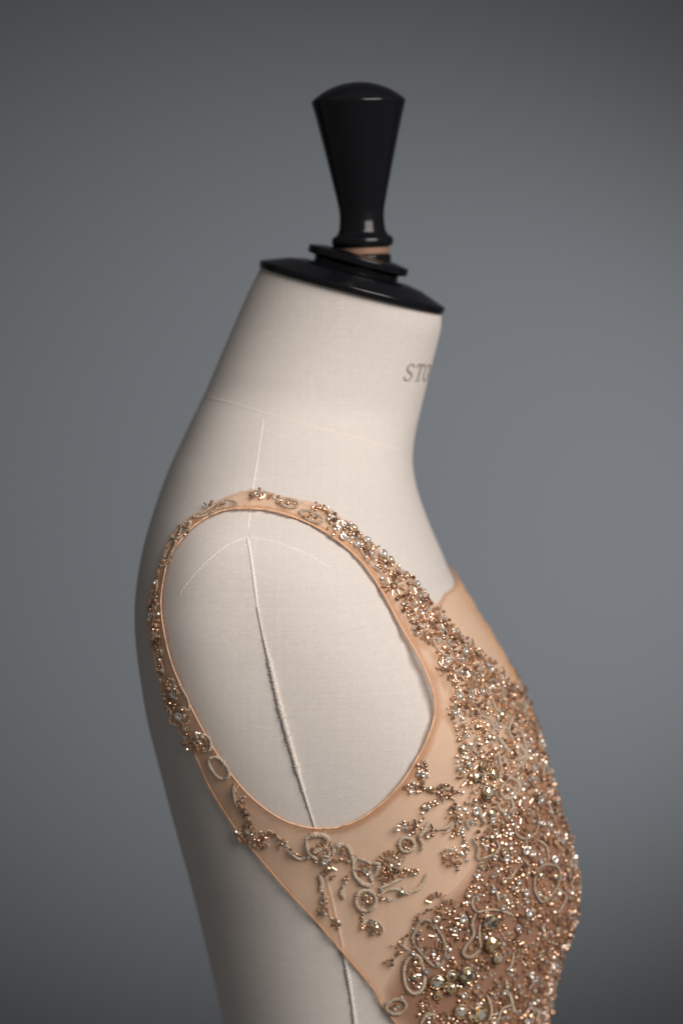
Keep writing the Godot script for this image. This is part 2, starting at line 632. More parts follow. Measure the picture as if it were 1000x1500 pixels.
func dress_form() -> void:
	var o := Node3D.new(); o.name = "dress_form"; add_child(o)
	var base := body(0, 1)
	o.position = Vector3(body(-1, 1).lerp(body(1, 1), 0.5).x, base.y, 0)
	o.set_meta("label", "cream canvas dress form bust with black turned finial, seen side on")
	o.set_meta("category", "dress form")
	var shift := -o.position
	var neck_line := curve(pts("295,580 340,591 387,605 450,622 520,641 590,662"), false, 12.0)
	var side_line := curve(pts("387,605 378,660 371,712 362,785 372,850 380,905 400,1000 425,1090 460,1212 480,1300 505,1400 522,1500"), false, 12.0)
	var neck := table(on_surface(neck_line, false), false)
	var side := table(on_surface(side_line, false), true)
	var plate := PackedVector2Array()
	for c in on_surface(curve(pts("362,785 315,812 278,850 250,905 240,965 255,1035 300,1120 370,1190 460,1214 545,1192 605,1120 632,1030 618,960 580,890 530,845 480,822 420,800"), true, 14.0), false):
		plate.append(flat(c))
	var s := sheet(-1, 1, 150, 0, 1, 320, false)
	var above := field(s, func(c): return look_up(neck, c.x) - c.y)
	var front := field(s, func(c): return c.x - look_up(side, c.y))
	var in_plate := field(s, func(c): return signed_distance(flat(c), plate) if c.y > 0.2 and c.y < 0.62 and absf(c.x) < 0.75 else -0.1)
	var minus := func(f: PackedFloat32Array) -> PackedFloat32Array:
		var r := PackedFloat32Array()
		for x in f:
			r.append(-x)
		return r
	var below: PackedFloat32Array = minus.call(above)
	var no_plate: PackedFloat32Array = minus.call(in_plate)
	var neck_part := put("neck_panel", cut(s, [above]), M.canvas, o)
	put("front_panel", cut(s, [below, front, no_plate]), M.canvas, o)
	put("back_panel", cut(s, [below, minus.call(front), no_plate]), M.canvas, o)
	put("arm_plate", cut(s, [in_plate], 0.0, false), M.canvas, o)
	put("arm_plate", mirrored(cut(s, [in_plate], 0.0, false)), M.canvas, o)
	# seams: a fine welt along the neck and the shoulder, a row of stitches round the shoulder cap, a thick cord down the arm plate
	put("neck_seam", cord(pts("292,579 340,591 387,605 450,622 520,641 590,662"), 0.0008, false, -0.0003, 0.7, 0.1, false, 5.0), M.stitch, o)
	put("shoulder_seam", cord(pts("387,606 379,660 371,712 362,785"), 0.0011, false, -0.0006, 0.7, 0.1, false, 5.0), M.seam, o)
	put("plate_seam", cord(pts("362,785 367,812 372,850 379,905"), 0.0010, false, -0.0002, 0.8, 0.25, false, 3.0), M.seam, o)
	put("side_cord", cord(pts("377,890 384,925 396,975 410,1035 425,1090 445,1160 463,1217"), 0.0018, false, 0.0004, 0.85, 0.2, false, 2.6, 0.0011, 40.0), M.seam_thread, o)
	put("side_cord", cord(pts("462,1216 474,1270 488,1325 503,1390"), 0.0011, false, 0.0001, 0.8, 0.16, false, 3.2), M.seam, o)
	put("side_cord", cord(pts("500,1385 508,1420 514,1455 520,1500 524,1550"), 0.0014, false, 0.0004, 0.8, 0.2, false, 2.6, 0.0011), M.seam_thread, o)
	put("cap_stitching", cord(pts("362,786 330,800 300,825 275,852 262,872"), 0.0006, false, -0.0003, 0.8, 0.5, false, 2.4), M.seam, o)
	put("cap_stitching", cord(pts("364,786 400,793 440,807 485,832"), 0.0005, false, -0.0003, 0.8, 0.5, false, 2.4), M.seam, o)
	for c in o.get_children():
		c.position = shift
	lettering(neck_part)
	# bottom of the form
	var rim := PackedVector3Array()
	var ver := PackedVector3Array(); var nor := PackedVector3Array(); var idx := PackedInt32Array()
	ver.append(body(-1, 1).lerp(body(1, 1), 0.5)); nor.append(Vector3.DOWN)
	for i in 81:
		ver.append(body(-1.0 + 4.0 * i / 80.0, 1)); nor.append(Vector3.DOWN)
		if i > 0:
			idx.append_array(PackedInt32Array([0, i + 1, i]))
	put("base_panel", made(ver, nor, idx), M.canvas, o).position = shift
	# the black cap on the neck, tilted with it, and the upright finial
	var tilt := (body(1, 0) - body(-1, 0))
	var angle := atan2(tilt.y, tilt.x)
	var r := tilt.length() * 0.5 + 0.0016
	var cap := put("neck_cap", lathe(rounded([Vector2(0.0, -0.001), Vector2(r, -0.001), Vector2(r + 0.0004, 0.0038), Vector2(0.046, 0.0105), Vector2(0.036, 0.0125), Vector2(0.0, 0.013)], 0.0015), 96), M.lacquer, o)
	cap.position = body(-1, 0).lerp(body(1, 0), 0.5) + shift
	cap.rotation.z = angle
	var collar := put("collar", lathe(rounded([Vector2(0.0, 0.011), Vector2(0.029, 0.011), Vector2(0.029, 0.0165), Vector2(0.0345, 0.0175), Vector2(0.0345, 0.0225), Vector2(0.024, 0.0245), Vector2(0.0, 0.0245)], 0.0012), 80), M.lacquer, cap)
	collar.position = Vector3(-0.0005, 0, 0)
	var foot := at(531, 362, 0.0)
	var fin := put("finial", lathe(finial_profile(), 80), M.lacquer, o)
	fin.position = foot + shift
	fin.rotation.z = deg_to_rad(1.7)
	fin.scale = Vector3(1.0, 0.945, 1.0)
	put("wooden_ring", lathe(rounded([Vector2(0.0, -0.0050), Vector2(0.0176, -0.0050), Vector2(0.0182, -0.0002), Vector2(0.0, -0.0002)], 0.0008), 64), M.wood, fin)
	put("lower_ring", lathe(rounded([Vector2(0.0, -0.0150), Vector2(0.0188, -0.0150), Vector2(0.0188, -0.0052), Vector2(0.0, -0.0052)], 0.0016), 64), M.lacquer, fin)

func finial_profile() -> Array:
	var k := K * 1000.0
	var p := [Vector2(0.0, 0.0), Vector2(0.0190, 0.0), Vector2(0.0207, 0.0020), Vector2(0.0207, 0.0066), Vector2(0.0172, 0.0086)]
	p.append_array([Vector2(0.0156, 0.0118), Vector2(0.0149, 0.0190), Vector2(0.0151, 0.0260), Vector2(0.0170, 0.0360), Vector2(0.0232, 0.0660), Vector2(0.0286, 0.0905), Vector2(0.0312, 0.1010)])
	var out := rounded(p, 0.0022)
	out.pop_back()
	for c in [Vector2(0.0313, 0.1013), Vector2(0.0314, 0.1024), Vector2(0.0308, 0.1036), Vector2(0.0290, 0.1052), Vector2(0.0250, 0.1083), Vector2(0.0200, 0.1112), Vector2(0.0145, 0.1135), Vector2(0.0090, 0.1150), Vector2(0.0040, 0.1157), Vector2(0.0, 0.1158)]:
		out.append(c)
	return out

func mirrored(m: ArrayMesh) -> ArrayMesh:
	var a := m.surface_get_arrays(0)
	var ver: PackedVector3Array = a[Mesh.ARRAY_VERTEX]
	var nor: PackedVector3Array = a[Mesh.ARRAY_NORMAL]
	var idx: PackedInt32Array = a[Mesh.ARRAY_INDEX]
	for k in ver.size():
		ver[k].z = -ver[k].z; nor[k].z = -nor[k].z
	for k in range(0, idx.size(), 3):
		var t := idx[k + 1]
		idx[k + 1] = idx[k + 2]; idx[k + 2] = t
	return made(ver, nor, idx)

func lettering(neck: MeshInstance3D) -> void:
	var font := SystemFont.new(); font.font_names = PackedStringArray(["Droid Serif"])
	var c0 := hit(598, 546, false)
	var v := c0.y
	# arc length from the middle of the front back to where the S stands
	var arc := PackedFloat32Array([0.0])
	for i in range(1, 201):
		arc.append(arc[i - 1] + body(1.0 - i * 0.004, v).distance_to(body(1.0 - (i - 1) * 0.004, v)))
	var start := arc[clampi(int((1.0 - c0.x) / 0.004), 0, 200)]
	var word := "STOCKMAN"
	var pitch := start * 2.0 / (word.length() - 1)
	var size := 0.0160
	for k in word.length():
		var t := TextMesh.new()
		t.text = word[k]; t.font = font; t.font_size = 32; t.pixel_size = size / 32.0 * 1.38; t.depth = 0.0003; t.curve_step = 2.0
		var src := t.get_mesh_arrays()
		var st := SurfaceTool.new(); st.begin(Mesh.PRIMITIVE_TRIANGLES)
		var ver: PackedVector3Array = src[Mesh.ARRAY_VERTEX]
		var idx: PackedInt32Array = src[Mesh.ARRAY_INDEX] if src[Mesh.ARRAY_INDEX] != null else PackedInt32Array(range(ver.size()))
		for i in idx:
			var p := ver[i]
			var along := start - k * pitch - p.x * 0.82
			var far := along < 0.0
			var j := 0
			while j < 199 and arc[j + 1] < absf(along):
				j += 1
			var u := 1.0 - 0.004 * (j + (absf(along) - arc[j]) / maxf(arc[j + 1] - arc[j], 1e-7))
			var vv := v - p.y / 0.75
			var q := body(u, vv) + normal(u, vv) * (0.0002 + p.z + 0.00015)
			if far:
				q.z = -q.z
			st.add_vertex(q)
		st.generate_normals()
		put("letter", st.commit(), M.ink, neck)

# ---------------------------------------------------------------- the dress
func evening_dress() -> void:
	var o := Node3D.new(); o.name = "evening_dress"; add_child(o)
	o.set_meta("label", "sleeveless nude tulle evening dress bodice, heavily beaded in rose gold, worn by the dress form")
	o.set_meta("category", "dress")
	var arm := curve(pts("368,745 410,751 455,768 492,790 530,824 560,868 588,920 614,965 632,1008 636,1045 626,1080 608,1115 585,1150 555,1180 520,1203 485,1213 445,1211 405,1196 360,1160 322,1110 295,1065 270,1015 252,972 241,928 236,885 240,848 248,818 266,790 290,766 326,748"), true, 9.0)
	for c in on_surface(arm):
		arm_poly.append(flat(c))
	var top := curve(pts("333,728 362,717 391,723 434,731 459,737 484,746 508,766 532,784 560,810 592,838 618,864 640,887"), false, 9.0)
	var back := curve(pts("640,1580 590,1512 560,1473 546,1447 506,1400 466,1353 416,1299 373,1248 344,1212 308,1155 286,1106 270,1084 256,1058 245,1038 236,999 229,974 221,938 217,902 222,866 232,837 242,808 260,778 282,757 308,744 333,728"), false, 9.0)
	for c in on_surface(top):
		outer_poly.append(flat(c))
	var mid := hit(652, 868)
	outer_poly.append(flat(mid))
	var center := 0.0
	for i in 400:
		if pixel(body(1.0, i / 400.0)).y > 846.0:
			center = i / 400.0
			break
	outer_poly.append_array(PackedVector2Array([flat(Vector2(1.0, center)), flat(Vector2(1.15, center)), flat(Vector2(1.15, 1.08)), flat(Vector2(0.1, 1.08))]))
	for c in on_surface(back):
		outer_poly.append(flat(c))
	var s := sheet(-0.97, 1.0, 230, 0.17, 0.97, 300, true)
	var ga := field(s, func(c): return clampf(-signed_distance(flat(c), arm_poly), -1.0, 1.0))
	var go := field(s, func(c): return signed_distance(flat(c), outer_poly))
	put("tulle_panel", cut(s, [ga, go]), M.tulle, o)
	var near := func(f: PackedFloat32Array, w: float) -> PackedFloat32Array:
		var r := PackedFloat32Array()
		for x in f:
			r.append(w - x)
		return r
	for ply in 3:
		put("armhole_binding", cut(s, [ga, go, near.call(ga, 0.0042 - 0.0009 * ply)], 0.0004 + 0.0001 * ply), M.hem, o)
	for ply in 2:
		put("edge_hem", cut(s, [ga, go, near.call(go, 0.0032 - 0.0010 * ply)], 0.0008 + 0.0001 * ply), M.hem, o)
	var lining_poly := PackedVector2Array()
	for c in on_surface(pts("700,1225 697,1262 670,1298 640,1322 610,1348 594,1384 578,1420 562,1448 566,1472 582,1505 614,1560")):
		lining_poly.append(flat(c))
	lining_poly.append_array(PackedVector2Array([flat(Vector2(0.3, 1.08)), flat(Vector2(1.15, 1.08)), flat(Vector2(1.15, flat_v(790, 1170)))]))
	for c in on_surface(pts("780,1150 740,1180")):
		lining_poly.append(flat(c))
	var gl := field(s, func(c): return signed_distance(flat(c), lining_poly) if c.y > 0.4 else -1.0)
	for layer in 6:      # soft-edged: plies of net, each cut a little smaller
		var ply := PackedFloat32Array()
		for x in gl:
			ply.append(x - 0.0022 * layer)
		put("lining_panel", cut(s, [ply, go], 0.0002 + 0.0001 * layer), M.lining, o)
	# the rolled edges
	var near_edge := put("armhole_edge", cord(arm, 0.00075, true, 0.0003, 0.6, 0.12, true, 3.0), M.roll, o)
	put("armhole_edge", mirrored(near_edge.mesh), mat(Color(0.68, 0.41, 0.25), 0.85), o)
	put("back_edge", cord(back, 0.0007, false, 0.0002, 0.8, 0.10, true, 6.0), M.roll, o)
	embroidery(o)

func flat_v(px: float, py: float) -> float:
	return hit(px, py).y

# --- beads: shapes
func bead_shape(sides: int, stacks: int, squash: float) -> ArrayMesh:
	# a small glass bead with facets
	var st := SurfaceTool.new(); st.begin(Mesh.PRIMITIVE_TRIANGLES); st.set_smooth_group(-1)
	for j in stacks:
		for k in sides:
			var q := []
			for d in [[0, 0], [1, 0], [1, 1], [0, 1]]:
				var t: float = TAU * (k + d[0] + 0.5 * ((j + d[1]) % 2)) / sides
				var f: float = PI * (j + d[1]) / stacks
				q.append(Vector3(sin(f) * cos(t), cos(f) * squash, sin(f) * sin(t)))
			for i in [0, 1, 2, 0, 2, 3]:
				st.add_vertex(q[i])
	st.generate_normals()
	return st.commit()

func bugle_shape() -> ArrayMesh:
	# a short glass tube lying along x
	var st := SurfaceTool.new(); st.begin(Mesh.PRIMITIVE_TRIANGLES); st.set_smooth_group(-1)
	for k in 6:
		var a := TAU * k / 6.0
		var b := TAU * (k + 1) / 6.0
		var p := Vector3(-1, cos(a) * 0.4, sin(a) * 0.4)
		var q := Vector3(-1, cos(b) * 0.4, sin(b) * 0.4)
		var r := Vector3(1, q.y, q.z)
		var t := Vector3(1, p.y, p.z)
		for v in [p, r, q, p, t, r, p, q, Vector3(-1.05, 0, 0), t, Vector3(1.05, 0, 0), r]:
			st.add_vertex(v)
	st.generate_normals()
	return st.commit()

func sequin_shape() -> ArrayMesh:
	# a thin cupped disc with a hole
	var st := SurfaceTool.new(); st.begin(Mesh.PRIMITIVE_TRIANGLES); st.set_smooth_group(0)
	var n := 14
	var prof := [Vector2(0.22, 0.0), Vector2(0.62, 0.05), Vector2(1.0, 0.26), Vector2(1.0, 0.32), Vector2(0.62, 0.11), Vector2(0.22, 0.06), Vector2(0.22, 0.0)]
	for j in prof.size() - 1:
		for k in n:
			var q := []
			for d in [[0, 0], [1, 0], [1, 1], [0, 1]]:
				var t: float = TAU * (k + d[0]) / n
				var p: Vector2 = prof[j + d[1]]
				q.append(Vector3(p.x * cos(t), p.y, p.x * sin(t)))
			for i in [0, 2, 1, 0, 3, 2]:
				st.add_vertex(q[i])
	st.generate_normals()
	return st.commit()

func stone_shape(turn: int) -> Array:
	# a cut stone, clear over a foiled back, its facets seen as the foil behind them shows: [crown, setting]
	var crown := SurfaceTool.new(); crown.begin(Mesh.PRIMITIVE_TRIANGLES); crown.set_smooth_group(-1)
	var r := RandomNumberGenerator.new(); r.seed = 77 + turn
	var n := 7
	var foils := [Color(0.94, 0.80, 0.56), Color(0.90, 0.58, 0.24), Color(0.34, 0.27, 0.20), Color(0.98, 0.93, 0.84), Color(0.72, 0.44, 0.18), Color(0.90, 0.72, 0.42), Color(0.22, 0.18, 0.15)]
	var facet := func(p: Array) -> void:
		crown.set_color(foils[r.randi() % foils.size()])
		for k in range(1, p.size() - 1):
			crown.add_vertex(p[0]); crown.add_vertex(p[k]); crown.add_vertex(p[k + 1])
	var spot := func(row: int, t: float) -> Vector3:
		var q: float = [0.42, 0.74, 1.0, 1.0][row]
		return Vector3(q * cos(t), [0.56, 0.42, 0.13, 0.0][row], q * sin(t))
	var top := []
	for k in n:
		for row in 3:
			var half := 0.5 * (row % 2)
			var next := 0.5 * ((row + 1) % 2)
			var a0: Vector3 = spot.call(row, TAU * (k + half) / n); var a1: Vector3 = spot.call(row, TAU * (k + 1 + half) / n)
			var b0: Vector3 = spot.call(row + 1, TAU * (k + half + 0.5) / n); var b1: Vector3 = spot.call(row + 1, TAU * (k + half - 0.5) / n)
			(facet as Callable).call([a0, a1, b0])
			(facet as Callable).call([a0, b0, b1])
		top.append(spot.call(0, TAU * k / n))
	top.reverse()
	(facet as Callable).call(top)
	crown.generate_normals()
	return [crown.commit(), lathe([Vector2(0.0, -0.42), Vector2(0.6, -0.38), Vector2(1.04, 0.0), Vector2(1.05, 0.10), Vector2(0.98, 0.12)], 16)]

# --- beads: places
var spots: Array = []       # [kind, transform, colour, size] of every bead
const TONES := [Color(0.72, 0.385, 0.20), Color(0.58, 0.325, 0.19), Color(0.80, 0.50, 0.30), Color(0.34, 0.19, 0.115), Color(0.72, 0.44, 0.28), Color(0.90, 0.71, 0.50), Color(0.50, 0.40, 0.33), Color(0.92, 0.85, 0.75)]

func tone(c: Vector2) -> Color:
	# the colour drifts from motif to motif: champagne here, copper there
	var k := clampf(rng.randf() + 0.9 * wobble.get_noise_2d(c.x * 900.0, c.y * 2600.0 + 4000.0), 0.0, 0.999)
	var t: Color = TONES[3 if k < 0.17 else 1 if k < 0.34 else 0 if k < 0.52 else 4 if k < 0.67 else 2 if k < 0.80 else 6 if k < 0.85 else 5 if k < 0.94 else 7]
	return t * rng.randf_range(0.6, 1.08)

func room(p: Vector3, r: float, tight: float) -> bool:
	var key := Vector3i((p / 0.004).floor())
	for dx in [-1, 0, 1]:
		for dy in [-1, 0, 1]:
			for dz in [-1, 0, 1]:
				for t in taken.get(key + Vector3i(dx, dy, dz), []):
					if p.distance_to(t[0]) < (r + t[1]) * tight:
						return false
	return true

func take(p: Vector3, r: float) -> void:
	var lo := Vector3i(((p - Vector3.ONE * maxf(r - 0.002, 0.0)) / 0.004).floor())
	var hi := Vector3i(((p + Vector3.ONE * maxf(r - 0.002, 0.0)) / 0.004).floor())
	for x in range(lo.x, hi.x + 1):
		for y in range(lo.y, hi.y + 1):
			for z in range(lo.z, hi.z + 1):
				var key := Vector3i(x, y, z)
				if not taken.has(key):
					taken[key] = []
				taken[key].append([p, r])

func frame(c: Vector2, spin: float, tip := 0.0) -> Basis:
	var n := normal(c.x, c.y)
	var x := n.cross(Vector3(0.3, 1, 0.1)).normalized().rotated(n, spin)
	var b := Basis(x, n, x.cross(n))
	if tip > 0.0:
		b = b.rotated(x.rotated(n, rng.randf() * TAU), rng.randf_range(0.0, tip))
	return b.orthonormalized()

func bead(c: Vector2, r: float, kind := "seed", spin := -9.0, tight := 0.86, high := 0.55) -> bool:
	var p := skin(c.x, c.y, r * high)
	if not room(p, r, tight):
		return false
	take(p, r)
	if kind == "seed" and rng.randf() < 0.45:
		kind = "cut"
	var b := frame(c, rng.randf() * TAU if spin < -8.0 else spin, 0.28)
	spots.append([kind, Transform3D(b.scaled_local(Vector3.ONE * r), p), tone(c), r])
	return true

func embroidery(o: Node3D) -> void:
	var cuts := []
	for k in 6:
		cuts.append(stone_shape(k))
	var disc := sequin_shape()
	# large cut stones, each traced: crop, x, y, radius
	var stones := [
		[7, 388, 125, 20], [7, 450, 130, 27], [7, 425, 181, 25], [7, 497, 165, 27], [7, 470, 250, 33], [7, 485, 840, 36], [7, 492, 940, 36], [7, 520, 1005, 27],
		[7, 243, 1110, 35], [7, 308, 1085, 29], [7, 312, 1143, 26], [7, 250, 1174, 24], [7, 380, 1080, 38], [7, 352, 1248, 33], [7, 432, 1258, 38], [7, 490, 345, 21],
		[7, 497, 520, 17], [7, 497, 460, 15], [7, 718, 632, 16], [7, 785, 637, 14], [7, 600, 276, 15], [7, 566, 240, 15], [7, 668, 1275, 18], [6, 540, 670, 17], [6, 600, 812, 16], [6, 746, 268, 17], [6, 713, 362, 14],
		[6, 405, 690, 17], [6, 410, 832, 17], [6, 465, 992, 17], [6, 218, 686, 17], [6, 668, 1178, 14], [6, 664, 1250, 16], [5, 457, 600, 14], [4, 602, 655, 11], [4, 682, 866, 13], [4, 637, 950, 12], [4, 642, 745, 11], [4, 575, 718, 10], [4, 538, 990, 17]]
	for q in stones:
		var p := crop(q[0], Vector2(q[1], q[2]))
		var c := hit(p.x, p.y)
		var scale: float = {4: 0.40, 5: 0.36, 6: 0.28, 7: 0.32}[q[0]]
		var r: float = q[3] * scale * K * 1.0
		var at_ := skin(c.x, c.y, r * 0.45 + 0.0006)
		take(at_, r)
		var stone: Array = cuts[rng.randi() % cuts.size()]
		var m := put("cut_stone", stone[0], M.stone, o)
		m.transform = Transform3D(frame(c, rng.randf() * TAU, 0.22).scaled_local(Vector3.ONE * r), at_)
		put("stone_setting", stone[1], M.foil, m)
	# traced sequins
	var discs := [
		[7, 345, 138, 15], [7, 842, 415, 18], [7, 888, 548, 17], [7, 612, 868, 17], [7, 745, 1250, 20], [7, 785, 1075, 20], [7, 800, 1105, 16], [7, 830, 1013, 15], [7, 748, 970, 18], [7, 500, 628, 17], [7, 612, 660, 16],
		[7, 560, 552, 18], [7, 700, 303, 13], [7, 705, 145, 13], [7, 735, 80, 14], [7, 788, 100, 13], [7, 778, 182, 12], [7, 325, 873, 15], [7, 545, 347, 12], [7, 560, 1130, 18], [7, 625, 1160, 16], [7, 365, 1172, 15], [7, 660, 195, 12],
		[4, 152, 250, 13], [4, 102, 222, 14], [4, 125, 176, 9], [4, 670, 732, 14], [4, 394, 420, 10], [4, 470, 514, 9], [4, 478, 662, 10], [4, 488, 720, 9], [4, 630, 795, 10], [4, 592, 702, 9], [4, 710, 800, 11], [4, 835, 965, 13], [4, 810, 915, 10],
		[3, 182, 963, 17], [3, 210, 1012, 16], [3, 157, 880, 13], [3, 68, 555, 17], [3, 487, 78, 14], [3, 95, 712, 13], [3, 205, 1052, 12], [5, 765, 722, 14], [6, 578, 468, 17], [6, 348, 614, 13], [6, 890, 365, 16], [6, 705, 190, 14]]
	for q in discs:
		var p := crop(q[0], Vector2(q[1], q[2]))
		var scale: float = {3: 0.36, 4: 0.40, 5: 0.36, 6: 0.28, 7: 0.32}[q[0]]
		sequin(o, disc, hit(p.x, p.y), q[3] * scale * K * 0.93, true, 0.35)
	# corded and satin-stitched outlines: crop, points, half width in mm, closed
	for q in cords():
		var p := pts(q[1], q[0])
		var closed: bool = q[3]
		var wide: float = q[2] * 0.001
		put("embroidered_petal" if wide > 0.0017 else "embroidered_cord", cord(p, wide * (0.62 if q[0] == 7 or q[0] == 4 else 0.76), closed, 0.0018 if q[0] == 7 or q[0] == 4 else 0.0010, 0.6, 0.12, true, 2.0, 0.00062), M.thread if rng.randf() < 0.75 or wide < 0.0012 else M.thread_dark, o)
		for c in on_surface(curve(p, closed, 5.0)):
			take(skin(c.x, c.y, 0.0012), wide * 0.9)
	clusters(o)
	dense(o, disc)
	place_beads(o)

func sequin(o: Node3D, disc: ArrayMesh, c: Vector2, r: float, sure: bool, tip: float) -> bool:
	var p := skin(c.x, c.y, 0.0016 + rng.randf() * 0.0012)
	if not sure and not room(p, r, 0.7):
		return false
	take(p, r)
	var k := rng.randf()
	put("sequin", disc, M.sequin if k < 0.5 else M.sequin_rose if k < 0.8 else M.sequin_grey, o).transform = Transform3D(frame(c, rng.randf() * TAU, tip).scaled_local(Vector3.ONE * r), p)
	return true

func cords() -> Array:
	return [
		[6, "103,527 138,508 185,508 216,532 208,566 172,580 140,602", 2.3, false], [6, "240,610 250,578 280,556 312,566 334,602 346,650", 2.2, false],
		[6, "347,655 372,632 410,642 440,658 480,658 468,692 438,722 446,762 400,762 356,722", 1.5, true], [6, "358,725 392,762 442,772", 2.4, false],
		[6, "412,797 450,812 466,850 450,890 412,905 374,890 360,850 376,812", 1.6, true], [6, "170,718 182,760 178,800", 2.2, false], [6, "292,782 284,812 302,842", 2.2, false],
		[6, "640,808 684,786 712,750 732,708 722,745 690,790", 0.9, true], [6, "472,835 512,802 560,790 602,800", 1.1, false], [6, "480,790 540,762 600,735", 1.3, false], [6, "600,775 625,815 650,808", 0.9, false],
		[6, "0,580 30,612 66,634 104,630", 1.0, false], [6, "702,592 708,552 690,522 716,486 742,436", 1.9, false], [6, "585,555 605,525 645,528 665,560 645,590 605,592", 1.5, true], [6, "800,480 830,470 860,440", 1.3, false], [6, "820,500 850,480 870,450", 1.2, false],
		[6, "700,958 672,1000 655,1052 682,1104 722,1152 762,1192 802,1190 826,1130 818,1060 790,1010 762,972 728,952", 1.25, true], [6, "660,1135 622,1170 610,1232 622,1300 660,1338 704,1318 718,1268 710,1202 690,1150", 1.5, true],
		[6, "565,1368 605,1374 622,1402 600,1436 560,1446 524,1428 520,1395", 1.4, true], [6, "620,1050 610,1090 640,1110", 1.2, false], [6, "380,985 430,950 480,965 505,1010 480,1030", 1.2, false], [6, "700,1500 720,1450 750,1440", 1.5, false],
		[7, "402,460 428,500 424,545 440,562", 1.5, false], [7, "412,722 404,762 430,794 480,786 532,790 592,812", 1.1, false], [7, "420,800 404,850 410,900 372,958 366,990 400,1002 440,968", 1.7, false], [7, "440,850 436,905 444,960", 1.0, false],
		[7, "430,312 440,350 466,392", 2.0, false], [7, "520,5 548,40 566,70", 1.7, false], [7, "618,40 642,84 604,112", 1.8, false], [7, "600,390 602,440 642,465 690,440 706,384 700,342", 1.3, false],
		[7, "742,582 790,592 802,640 780,700 726,752 690,702 688,642 704,602", 1.4, true], [7, "574,268 588,318 570,344", 1.7, false], [7, "540,222 530,252 562,282 610,252 612,212 572,188", 1.4, true], [7, "490,670 512,702 526,746", 1.2, false],
		[7, "592,980 580,1042 560,1062", 1.4, false], [7, "470,1172 492,1242 480,1292", 1.3, false], [7, "556,1100 562,1150 580,1192 592,1252", 1.5, false], [7, "512,470 526,502 500,532 440,556", 1.3, false], [7, "602,598 582,640 556,642", 1.2, false], [7, "370,372 392,424", 1.5, false],
		[7, "520,1300 540,1240 590,1220", 1.2, false], [7, "170,1310 200,1270 240,1262", 1.5, false], [7, "640,1300 652,1240 700,1250 690,1300", 1.2, false], [7, "500,90 520,80 530,130", 1.5, false], [7, "790,690 830,730 800,790", 1.0, false], [7, "840,580 870,620 850,680", 1.0, false],
		[7, "520,300 530,330 560,350", 1.5, false], [7, "650,1080 680,1110 660,1150", 1.2, false], [7, "640,560 660,590 650,630", 1.1, false], [7, "700,470 740,500 750,560", 1.0, false],
		[4, "742,912 762,972 772,1032", 1.7, false], [4, "722,882 704,922 720,962", 1.3, false], [4, "660,942 690,982 704,1004", 1.4, false], [4, "590,972 606,990 590,1008 574,990", 1.1, true], [4, "430,592 462,600 496,640 470,652 440,620", 0.9, true], [4, "600,872 640,890 650,930", 1.1, false],
		[4, "160,262 200,318 240,350 262,390", 0.8, false], [4, "640,800 660,850 700,870", 1.1, false],
		[3, "572,96 612,88 656,106 640,124 592,116", 1.0, true], [3, "664,140 702,138 754,168 736,186 690,170", 1.0, true], [3, "460,60 500,60 560,72", 1.2, false], [3, "236,162 272,146 330,108 372,92 410,108 340,130 272,158", 1.0, true], [3, "150,238 188,202 222,182 212,212 172,248", 1.1, true],
		[3, "102,354 130,300 152,264 166,262 140,322 118,356", 1.1, true], [3, "74,522 88,442 98,382", 1.3, false], [3, "64,604 76,642 66,684", 1.3, false], [3, "124,816 156,822 152,862 130,870", 1.3, false], [3, "178,838 212,898 216,942 192,930", 1.0, false], [3, "120,920 145,950 140,990 175,1010", 1.3, false],
		[5, "296,312 330,300 368,338 376,380 340,384 310,352", 1.4, true], [5, "270,205 300,225 302,270 270,275", 1.3, false], [5, "400,405 396,440 404,490", 1.3, false], [5, "620,680 655,712 690,708", 1.1, false], [5, "425,462 450,460", 1.4, false], [5, "690,640 700,690 740,720", 1.5, false],
		[5, "798,690 802,660 840,650", 1.4, false], [5, "840,820 838,850 842,876", 1.5, false]]

